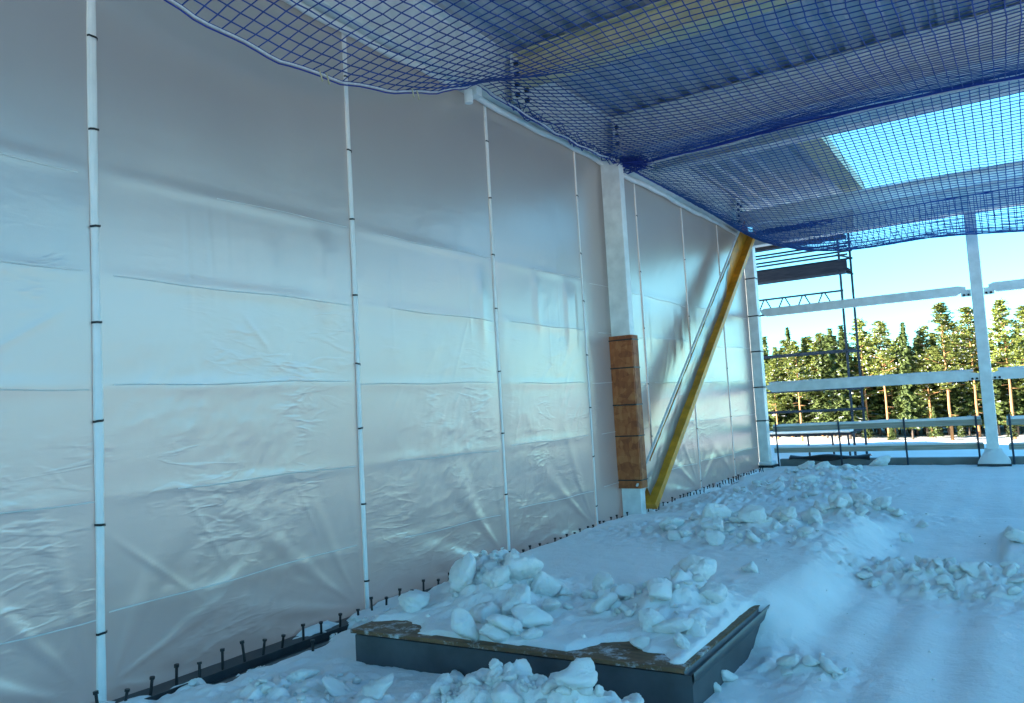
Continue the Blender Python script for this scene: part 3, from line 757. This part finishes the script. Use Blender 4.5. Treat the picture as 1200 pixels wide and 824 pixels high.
# S-hooks hanging on the edge rope
for yh in (4.0, 5.15):
    k = int(np.argmin(np.abs(G[0, :, 1] - yh))); p = G[0, k]; mb = MB()
    for dy in (-.035, .035):
        mb.tube([(p[0], p[1] + dy, p[2] + .02), (p[0] + .012, p[1] + dy + .01, p[2] - .035), (p[0], p[1] + dy + .03, p[2] - .065), (p[0] - .01, p[1] + dy + .045, p[2] - .05)], .006, 5)
    mb.build('hook', M['cream'], t, smooth=True)
# bracket at the tie
mb = MB(); mb.box(-4.52, -4.38, 6.32, 6.42, 4.84, 4.94); mb.tube([(-4.47, 6.30, 4.76), (-4.47, 6.30, 4.90)], .045, 14)
tag(mb.build('net_bracket', M['white'], bevel=.006), 'pale bracket holding the near net up at the top of the plastic wall', 'bracket')

nu, nv = 90, 80
tv = np.linspace(0, 1, nv); G = np.zeros((nu, nv, 3))
for a in range(nu):
    s_ = a / (nu - 1); X = -4.42 + s_ * 8.6 + 0 * tv
    Yw = 10.02 + tv * (YE - .35 - 10.02) + .03 * (fbm(tv * 9, np.full(nv, a * .15), 430) - .5)
    rise = 1 - np.exp(-np.clip(X + 4.42, 0, None) / 0.75)
    sag = (0.92 * tv ** 1.25 * np.clip(1 - tv ** 9, 0, None) * 1.35 + .10 * np.sin(np.pi * tv)) * rise * (1 + .05 * np.sin(X * 1.9) + .10 * sst(-2.5, 0.5, X))
    sag = sag + .02 * (fbm(X * .9, Yw * .9, 440) - .5)
    rn = np.random.RandomState(1000 + a); G[a, :, 0] = X + rn.normal(size=nv) * .0025; G[a, :, 1] = Yw + rn.normal(size=nv) * .0025; G[a, :, 2] = 4.97 - sag + rn.normal(size=nv) * .002
t = thing('safety_net', 'far blue safety net bellying below the roof opening with sky showing through', 'safety net', (0, 13, 4.9), 'blue safety nets')
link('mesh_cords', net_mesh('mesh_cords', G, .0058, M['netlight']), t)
for e, nm, mt, r_ in ((G[0], 'wall_side_rope', 'bluerope', .014), (G[:, 0], 'near_rope', 'bluerope', .012), (G[:, -1], 'far_rope', 'bluerope', .014)):
    mb = MB(); mb.tube([tuple(p) for p in e], r_, 6); mb.build(nm, M[mt], t, smooth=True)
mb = MB()
for k in range(40):
    x0 = -4.35 + rs.random() * .4; ln = rs.uniform(.4, 1.5)
    pts = [(x0 + ln * i / 6, YE - .42 + rs.uniform(-.04, .05), 4.93 + rs.uniform(-.07, .05)) for i in range(7)]
    mb.tube(pts, .006, 4)
mb.build('gathered_slack', M['bluerope'], t, smooth=True)

# ------------------------------------------------------------------ scaffold beyond the end
YS = 21.0
s = thing('scaffold', 'steel tube scaffold tower with board platform standing outside the open end', 'scaffold', (-4.5, YS, -.3))
sx = [(-3.55, YS), (-3.40, YS + .75), (-6.2, YS), (-6.2, YS + .75)]
for x, y in sx:
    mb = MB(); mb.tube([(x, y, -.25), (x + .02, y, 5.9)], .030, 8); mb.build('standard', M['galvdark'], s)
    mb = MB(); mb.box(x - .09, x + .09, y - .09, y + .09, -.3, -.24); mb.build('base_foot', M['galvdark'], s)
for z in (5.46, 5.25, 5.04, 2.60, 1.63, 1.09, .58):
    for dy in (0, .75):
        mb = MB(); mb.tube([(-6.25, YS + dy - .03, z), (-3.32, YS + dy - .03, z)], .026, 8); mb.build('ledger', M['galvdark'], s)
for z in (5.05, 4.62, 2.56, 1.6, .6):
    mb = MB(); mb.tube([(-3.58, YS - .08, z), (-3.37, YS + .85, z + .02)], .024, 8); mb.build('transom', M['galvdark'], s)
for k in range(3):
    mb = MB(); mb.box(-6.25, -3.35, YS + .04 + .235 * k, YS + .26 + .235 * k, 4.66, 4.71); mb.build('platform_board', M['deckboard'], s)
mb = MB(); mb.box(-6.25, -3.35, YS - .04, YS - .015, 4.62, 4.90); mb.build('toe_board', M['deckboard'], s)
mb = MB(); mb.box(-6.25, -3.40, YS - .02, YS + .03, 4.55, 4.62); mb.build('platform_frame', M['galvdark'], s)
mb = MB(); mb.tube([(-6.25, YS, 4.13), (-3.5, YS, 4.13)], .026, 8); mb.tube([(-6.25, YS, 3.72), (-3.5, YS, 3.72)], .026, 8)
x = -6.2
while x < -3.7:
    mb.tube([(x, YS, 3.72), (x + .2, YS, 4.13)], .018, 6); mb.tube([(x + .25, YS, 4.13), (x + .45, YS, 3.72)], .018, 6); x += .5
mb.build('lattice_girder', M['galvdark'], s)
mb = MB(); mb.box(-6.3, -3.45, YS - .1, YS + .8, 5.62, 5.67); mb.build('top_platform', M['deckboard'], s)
b2 = thing('trestle_bench', 'low snow-topped trestle stage standing in the snow behind the railing', 'trestle', (-4.5, 19.6, 0))
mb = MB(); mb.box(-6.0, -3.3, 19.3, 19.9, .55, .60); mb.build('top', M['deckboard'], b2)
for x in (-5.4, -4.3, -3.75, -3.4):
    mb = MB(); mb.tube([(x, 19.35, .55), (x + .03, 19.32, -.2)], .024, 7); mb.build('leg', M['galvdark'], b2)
mb = MB(); mb.box(-5.95, -3.35, 19.32, 19.88, .602, .66); mb.build('snow_cap', M['snow'], b2, bevel=.02)

# ------------------------------------------------------------------ panel tray
p = thing('roof_panel', 'dark grey metal tray with a wet plywood top half buried in snow', 'panel', (-2.5, 4.5, 0))
def poly_prism(pts, z0, z1, mi=0):
    n = len(pts); mb = MB(); mb.v = [(a, b, z0) for a, b in pts] + [(a, b, z1) for a, b in pts]
    mb.f = [tuple(range(n))[::-1], tuple(range(n, 2 * n))] + [(i, (i + 1) % n, (i + 1) % n + n, i + n) for i in range(n)]; mb.mi = [0] * len(mb.f); return mb
dr = Vector((PB[0] - PA[0], PB[1] - PA[1])).normalized()
def off(pt, a, b): return (pt[0] + dr.x * a - dr.y * b, pt[1] + dr.y * a + dr.x * b)
far_l, far_r = (PA[0] - .08, 5.9), (PC[0] - .025, 5.12)
poly_prism([off(PA, .02, .02), off(PB, -.012, .02), (far_r[0] - .012, far_r[1]), far_l], .0, PZ - .035).build('tray', M['grey'], p)
poly_prism([off(PA, 0, 0), off(PB, -.045, 0), (far_r[0] - .045, far_r[1]), far_l], PZ - .022, PZ).build('plywood_top', M['ply'], p)
# raised metal lip on the right side, the sheet bent out
P = []
for i, u in enumerate(np.linspace(0, 1, 24)):
    bx = PB[0] - .035 + (far_r[0] - PB[0]) * u; by = PB[1] + (far_r[1] - PB[1]) * u
    lift = .0 + .03 * u; 
    P.append([(bx - .012, by, PZ - .004), (bx - .006, by, PZ - .028), (bx + .030, by, PZ - .026), (bx + .034, by, PZ - .014 + lift * .4), (bx + .040, by, PZ - .016 + lift * .4), (bx + .040, by, PZ - .06), (bx + .028, by, PZ - .075)])
link('bent_lip', grid_mesh('bent_lip', np.array(P), M['grey'], False), p)

# ------------------------------------------------------------------ snow lumps
def lump_mesh(seed):
    rs_ = np.random.RandomState(seed); bm = bmesh.new(); bmesh.ops.create_icosphere(bm, subdivisions=4, radius=1)
    V = np.array([v.co[:] for v in bm.verts])
    nn = rs_.normal(size=(13, 3)); nn /= np.linalg.norm(nn, axis=1, keepdims=True); dd = rs_.uniform(.62, 1.0, 13)
    dot = V @ nn.T; rr = np.where(dot > .05, dd / np.maximum(dot, .05), 9.0)
    k = 4.5; r = -np.log(np.exp(-k * np.minimum(rr, 3)).sum(1) + math.exp(-k * 1.25)) / k
    r = np.clip(r, .35, 1.3)
    o = rs_.uniform(0, 50)
    nz = fbm(V[:, 0] * 2 + o + V[:, 2], V[:, 1] * 2 + o - V[:, 2] * .7, seed, 4, .6) - .5
    n2 = np.abs(fbm(V[:, 0] * 5 + o - V[:, 2] * 2, V[:, 1] * 5 + V[:, 2] * 3, seed + 3, 3, .6) - .5)
    n3 = fbm(V[:, 0] * 11 + o - V[:, 2] * 6, V[:, 1] * 11 + V[:, 2] * 7, seed + 9, 3, .6) - .5
    W = V * (r * (1 + .50 * nz) - .30 * n2 + .12 * n3)[:, None]
    for v, q in zip(bm.verts, W): v.co = q
    me = bpy.data.meshes.new('snow_lump'); bm.to_mesh(me); bm.free(); me.materials.append(M['lump'])
    me.polygons.foreach_set('use_smooth', [True] * len(me.polygons)); return me
LM = [lump_mesh(500 + i) for i in range(10)]
rs = random.Random(77)
def lump(parent, x, y, r, sq=.8, sink=.5, zo=None):
    z = float(height(np.array([x]), np.array([y]))[0]) if zo is None else zo
    r = r * .80; rz = r * sq * .95
    return link('snow_lump', LM[rs.randrange(10)], parent, (x, y, z + rz * (1 - sink)), (rs.uniform(-.5, .5), rs.uniform(-.5, .5), rs.uniform(0, 6.28)), (r * rs.uniform(.85, 1.2), r * rs.uniform(.8, 1.1), rz * rs.uniform(.85, 1.15)))
def heap(label, big, scatter, n, rmin, rmax):
    cx = sum(b[0] for b in big) / len(big) if big else scatter[0]; cy = sum(b[1] for b in big) / len(big) if big else scatter[1]
    h_ = thing('snow_heap', label, 'snow heap', (0, 0, 0), 'heaps of broken snow')
    for b in big: lump(h_, *b)
    sx, sy, rx, ry = scatter
    for i in range(n):
        a = rs.uniform(0, 6.28); q = rs.random() ** .6
        lump(h_, sx + rx * q * math.cos(a), sy + ry * q * math.sin(a), rmin + (rmax - rmin) * rs.random() ** 2.2, rs.uniform(.6, .85), rs.uniform(.2, .5))
    return h_
def at_px(L, z=PZ + .05): return [(*on_floor(px, py, z)[:2], r * .01, q) for px, py, r, q in L]
heap('tallest heap of broken snow on the left part of the plywood panel', at_px([(548, 702, 17, .9), (583, 708, 15, .8), (612, 700, 20, .95), (636, 702, 15, .9), (652, 694, 10, .8), (548, 738, 13, .9), (575, 742, 13, .7), (600, 738, 14, .7), (626, 728, 14, .8), (608, 718, 17, .9), (532, 745, 9, .7), (645, 716, 9, .8), (570, 722, 14, .8), (663, 701, 7, .8), (625, 742, 7, .7)]), (-3.1, 4.5, .42, .38), 80, .012, .06)
heap('long heap of snow lumps on the right part of the plywood panel', at_px([(690, 700, 8, .8), (706, 716, 11, .7), (728, 706, 9, .9), (718, 696, 7, .8), (748, 700, 8, .8), (800, 690, 14, 1.0), (822, 700, 13, 1.1), (764, 735, 12, .9), (790, 738, 13, .7), (776, 716, 13, .8), (815, 735, 14, .7), (835, 712, 12, .9), (752, 748, 7, .7), (848, 742, 8, .7), (800, 752, 9, .6), (826, 750, 8, .6)]), (-1.98, 4.7, .34, .5), 80, .012, .05)
heap('broad heap of snow lumps behind the plywood panel', [(-2.95, 7.2, .16, .8), (-2.65, 7.5, .20, .8), (-2.45, 7.1, .17, .9), (-2.2, 7.4, .15, .8), (-2.0, 7.75, .17, .7), (-1.75, 7.9, .15, .7), (-2.7, 7.9, .16, .8), (-2.35, 6.75, .12, .8)], (-2.4, 7.4, .9, .7), 90, .02, .10)
heap('small snow heap in mid floor beyond the broad heap', [(-1.95, 10.1, .20, .9), (-1.7, 10.2, .22, .9), (-1.5, 10.15, .16, .8), (-1.3, 10.0, .14, .5)], (-1.7, 10.1, .6, .25), 14, .03, .09)
heap('low row of snow lumps in mid floor in front of the small heap', [(-1.85, 8.55, .13, .7), (-1.65, 8.6, .15, .6), (-1.45, 8.65, .12, .7)], (-1.65, 8.6, .4, .2), 12, .03, .07)
heap('foreground snow heap cut by the bottom edge of the picture', [(-2.35, 3.14, .11, .7), (-2.15, 3.22, .12, .8), (-1.92, 3.2, .12, .7), (-1.58, 3.26, .09, .8), (-2.55, 3.07, .09, .7), (-2.1, 2.98, .12, .7), (-1.75, 3.1, .12, .7)], (-2.05, 3.08, .5, .22), 150, .012, .06)
heap('crumbled snow at lower left between panel and wall', [(-3.3, 3.1, .14, .5), (-3.6, 3.1, .12, .5), (-3.0, 3.05, .15, .5)], (-3.4, 3.0, .45, .35), 40, .02, .06)
heap('flattened field of snow crust pieces at right of the floor', [(-.95, 6.9, .17, .4), (-.65, 7.0, .16, .45), (-.4, 6.75, .14, .4), (-.1, 6.7, .15, .4)], (-.5, 6.8, .85, .45), 110, .015, .08)
heap('far scattered snow lumps beside the foot of the plastic wall', [(-3.2, 12.0, .18, .5), (-2.9, 12.8, .2, .5), (-3.4, 13.2, .18, .5), (-2.6, 11.6, .15, .5)], (-3.0, 12.4, .9, 1.4), 60, .04, .12)
heap('rounded far snow heap by the corner column', [(-3.1, 14.9, .25, .4), (-2.7, 15.1, .22, .4), (-3.4, 15.2, .22, .4)], (-3.0, 15.0, .8, .6), 24, .05, .12)
heap('line of snow crumbs on the dark edge angle beside the studs', [(-4.28, 3.7, .05, .8)], (-4.32, 3.8, .10, 1.0), 120, .01, .045)
heap('faint low snow heap on the ridged floor right of the panel', [(-1.2, 4.45, .12, .35), (-1.0, 4.5, .10, .35)], (-1.05, 4.47, .2, .15), 10, .02, .05)
for x, y, r, lab in ((-3.52, 4.02, .15, 'single snow lump near the left corner of the plywood panel'), (-2.52, 4.35, .055, 'tiny lone snow lump on bare middle of the panel'), (-2.45, 4.72, .12, 'single rounded lump with dark hollow under it on the panel middle'),
                     (-1.75, 5.75, .10, 'lone snow lump near the right rim behind the panel'), (-2.9, 8.9, .07, 'small lone lump on the smooth snow by the boarded column'), (-1.05, 8.65, .09, 'small lone snow lump on the open floor'),
                     (-1.0, 9.6, .08, 'tiny lump on the open floor near the small heap'), (-.15, 8.35, .17, 'square snow block at the right edge of the view')):
    tag(lump(None, x, y, r, .7, .3), lab, 'snow lump', 'single snow lumps')
t = tag(lump(None, -2.35, YE + .05, .28, .5, .3), 'frosty white sack of snow against the railing foot', 'snow lump')

cr = MB(); rc = random.Random(31)
for i in range(130):
    if i % 3: x, y = rc.uniform(-1.35, .9), rc.uniform(3.6, 10.5)
    else: x, y = rc.uniform(-3.9, -1.6), rc.uniform(3.9, 11.5)
    z = float(height(np.array([x]), np.array([y]))[0]); r = .006 + .016 * rc.random() ** 3
    pts = [(x + r * rc.uniform(.7, 1.3) * math.cos(a) * c_, y + r * rc.uniform(.7, 1.3) * math.sin(a) * c_, z + r * h_) for h_, c_ in ((-.3, 1.0), (.7, .7)) for a in (0, 1.26, 2.51, 3.77, 5.03)]
    cr.add(pts, [(k, (k + 1) % 5, 5 + (k + 1) % 5, 5 + k) for k in range(5)] + [(5, 6, 7, 8, 9)])
o = cr.build('snow_crumbs', M['lump'], smooth=True); struct(o, 'stuff'); tag(o, 'fine snow crumbs strewn over the snowy floor', 'snow')

# ------------------------------------------------------------------ trees
def tri_cloud(name, C, A, B, mi, mats):
    """quads with centre C, half axes A and B"""
    n = len(C); V = np.stack([C - A - B, C + A - B * .6, C + A * 1.1 + B, C - A + B * .7], 1).reshape(-1, 3)
    me = bpy.data.meshes.new(name); me.vertices.add(n * 4); me.vertices.foreach_set('co', V.reshape(-1).astype(np.float32))
    me.loops.add(n * 4); me.polygons.add(n); me.loops.foreach_set('vertex_index', np.arange(n * 4, dtype=np.int32)); me.polygons.foreach_set('loop_start', np.arange(0, n * 4, 4, dtype=np.int32))
    for m in mats: me.materials.append(m)
    me.polygons.foreach_set('material_index', mi.astype(np.int32)); me.update(calc_edges=True); return me
def spruce(seed, Ht, R0, snowy):
    r = np.random.RandomState(seed); C = []; A = []; B = []; mi = []
    z = Ht * .10
    while z < Ht * .99:
        t_ = z / Ht; rad = R0 * (1 - t_) ** .85 * r.uniform(.75, 1.15) + .12
        nb = int(5 + 6 * (1 - t_))
        for k in range(nb):
            a = r.uniform(0, 6.28); L = rad * r.uniform(.65, 1.15); n = max(4, int(L * 11))
            for i in range(n):
                q = (i + r.rand()) / n * L
                zz = z + (0.22 * q - .16 * q * q / max(rad, .3) * 1.6) + r.normal() * .07
                dirv = np.array([math.cos(a), math.sin(a), -.25 + r.normal() * .15]); side = np.array([-math.sin(a), math.cos(a), r.normal() * .25])
                wd = .26 * (1 - .55 * q / L) + .06
                C.append([math.cos(a) * q + r.normal() * .07, math.sin(a) * q + r.normal() * .07, zz]); A.append(dirv * r.uniform(.12, .26)); B.append(side * wd * r.uniform(.45, .95)); mi.append(1 if r.rand() < snowy else 0)
                if r.rand() < .55:
                    C.append([math.cos(a) * q, math.sin(a) * q, zz - .16]); A.append(np.array([r.normal() * .1, r.normal() * .1, -.2])); B.append(side * wd * .8); mi.append(0)
        z += Ht * .018 * r.uniform(.8, 1.3)
    return tri_cloud('spruce_crown', np.array(C), np.array(A), np.array(B), np.array(mi), [M['spruce'], M['tsnow']])
def pine(seed, Ht, R0, base, snowy):
    r = np.random.RandomState(seed); C = []; A = []; B = []; mi = []; limbs = []
    nbr = 64
    for k in range(nbr):
        t_ = base + (1 - base) * (k + r.rand()) / nbr; u = (t_ - base) / (1 - base)
        prof = min(1, u * 5 + .45) * (1 - u) ** .72 + .06
        L = R0 * prof * r.uniform(.6, 1.15); a = r.uniform(0, 6.28); el = r.uniform(.05, .45) + u * .5
        tip = np.array([math.cos(a) * L * math.cos(el), math.sin(a) * L * math.cos(el), t_ * Ht + L * math.sin(el) * .8])
        limbs.append((np.array([0, 0, t_ * Ht - .1]), tip))
        for j in range(int(5 + 5 * prof)):
            f = r.uniform(.35, 1.08); c0 = np.array([0, 0, t_ * Ht]) + (tip - np.array([0, 0, t_ * Ht])) * f + r.normal(size=3) * np.array([.26, .26, .14]) * (0.5 + prof)
            for i in range(20):
                d = r.normal(size=3); d /= np.linalg.norm(d); d[2] = abs(d[2]) * .7
                C.append(c0 + d * r.uniform(.05, .40)); s_ = np.cross(d, r.normal(size=3)); s_ /= np.linalg.norm(s_) + 1e-6
                A.append(d * r.uniform(.06, .15)); B.append(s_ * r.uniform(.035, .08)); mi.append(1 if (r.rand() < snowy and d[2] > .2) else 0)
    return tri_cloud('pine_crown', np.array(C), np.array(A), np.array(B), np.array(mi), [M['pine'], M['tsnow']]), limbs
def trunk(seed, Ht, r0, mat, limbs=()):
    r = random.Random(seed); mb = MB()
    mb.tube([(r.uniform(-.02, .02) * i ** .5, r.uniform(-.02, .02) * i ** .5, Ht * i / 8 - .6 * (i == 0)) for i in range(9)], [r0 * (1 - .88 * i / 8) for i in range(9)], 8)
    for a, b in limbs[::2]:
        if np.linalg.norm(b - a) > .3: mb.tube([tuple(a), tuple(b)], [.05, .015], 4)
    for k in range(9):
        a = r.uniform(0, 6.28); z = Ht * r.uniform(.12, .5); mb.tube([(0, 0, z), (math.cos(a) * .9, math.sin(a) * .9, z - .1)], [.03, .01], 4)
    return mb.mesh('trunk', mat, smooth=True)
KIND = {}
for i in range(4):
    KIND['s%d' % i] = (spruce(900 + i, 18.0, 2.5 + .25 * i, (.05, .07, .11, .035)[i]), trunk(900 + i, 17.6, .17, M['bark']), 18.0)
for i in range(4):
    me, lb = pine(950 + i, 17.0, 2.4 + .22 * i, (.42, .36, .5, .30)[i], (.07, .04, .09, .05)[i]); KIND['p%d' % i] = (me, trunk(950 + i, 16.6, .17, M['pinebark'], lb), 17.0)
def tree(kind, x, y, Ht, label, group='conifers at the forest edge', wide=1.0):
    cm, tm, h0 = KIND[kind]; k = Ht / h0; g = -5.2
    nm = 'spruce_tree' if kind[0] == 's' else 'pine_tree'
    t_ = thing(nm, label, 'tree', (x, y, g), group); t_.rotation_euler = (0, 0, rs.uniform(0, 6.28)); t_.scale = (k * wide, k * wide, k)
    for nme, me in (('trunk', tm), ('crown', cm)):
        o = bpy.data.objects.new(nme, me); COL.objects.link(o); o.parent = t_
    return t_
DT = 116.0
def tx(px, py, D): p_ = on_y(px, py, D); return p_[0], p_[2] + 5.2
FRONT = [  # crown tip pixel x, y; kind; depth; label
    (905, 422, 'p1', 0, 'short snow-dusted pine at the far left of the forest beside the corner column'), (922, 381, 's3', 5, 'narrow dark spruce with a sharp spire at the left end of the forest'),
    (931, 402, 'p0', -4, 'yellow-green pine in front of the sharp-spired dark spruce'), (960, 398, 's2', 2, 'snowy spruce left of the twin tips behind the scaffold'),
    (972, 384, 's0', 1, 'snowy spruce directly left of the scaffold standards'), (985, 380, 's1', -1, 'snowy spruce directly behind the scaffold standards'), (1006, 375, 'p3', 0, 'green pine just right of the scaffold standards'), (1030, 378, 'p2', -2, 'bushy pine second from the scaffold'),
    (1057, 375, 's3', -3, 'slim yellowish spruce in the middle of the railing view'), (1081, 384, 'p3', 2, 'pine just left of the tallest tree'), (1101, 356, 'p1', -5, 'tallest broad pine left of the slim end column'),
    (1133, 362, 'p2', 1, 'snowy pine right behind the slim end column'), (1173, 354, 'p0', -6, 'tall yellow-green pine right of the slim end column'), (1198, 360, 'p1', 0, 'pine cut by the right edge of the view')]
for px, py, kd, dy, lab in FRONT:
    x, ht = tx(px, py, DT + dy); tree(kd, x, DT + dy, ht, lab, wide=(.85 if kd == 's3' else 1.25))
for i, px in enumerate((1225, 1250, 1278, 1305, 1330)):
    x, ht = tx(px, 350 + 8 * (i % 3), DT); tree(('p2', 's1', 'p0', 'p3', 's0')[i], x, DT + rs.uniform(-4, 4), ht, 'forest-edge conifer just outside the right edge of the view', 'conifers outside the right edge')
for row, (D, y0, y1) in enumerate(((121, 392, 430), (127, 395, 432), (134, 398, 436), (142, 396, 430))):
    px = 878 + row * 5
    while px < 1300:
        x, ht = tx(px, rs.uniform(y0, y1) - (px - 880) * .055, D); tree(rs.choice(['s0', 's1', 's2', 's3', 'p1', 'p3', 's0', 's2']), x, D + rs.uniform(-2, 2), ht, 'snow-dusted conifer packed in the rows behind the forest edge', 'conifers in the rows behind', 1.3)
        px += rs.uniform(8, 14)
# saplings at the foot of the wood
for px in (1012, 1046, 1094, 1124, 1186):
    x = on_y(px, 500, 108)[0]; tree(rs.choice(['s0', 's3', 's1']), x, 108 + rs.uniform(-2, 3), rs.uniform(2.2, 4.2), 'small young spruce at the snowy foot of the forest edge', 'young spruces at the forest foot', 1.7)

# the same wood carries on round the clearing to the right of the building
for i in range(70):
    y = -60 + 175 * (i + rs.random() * .6) / 70; x = 62 + rs.uniform(-5, 5) + (9 if i % 2 else 0)
    tree(rs.choice(['p0', 'p1', 's0', 'p2', 's1', 'p3']), x, y, rs.uniform(15, 20), 'conifer of the wood to the right of the building, outside the view', 'conifers right of the building', 1.35)
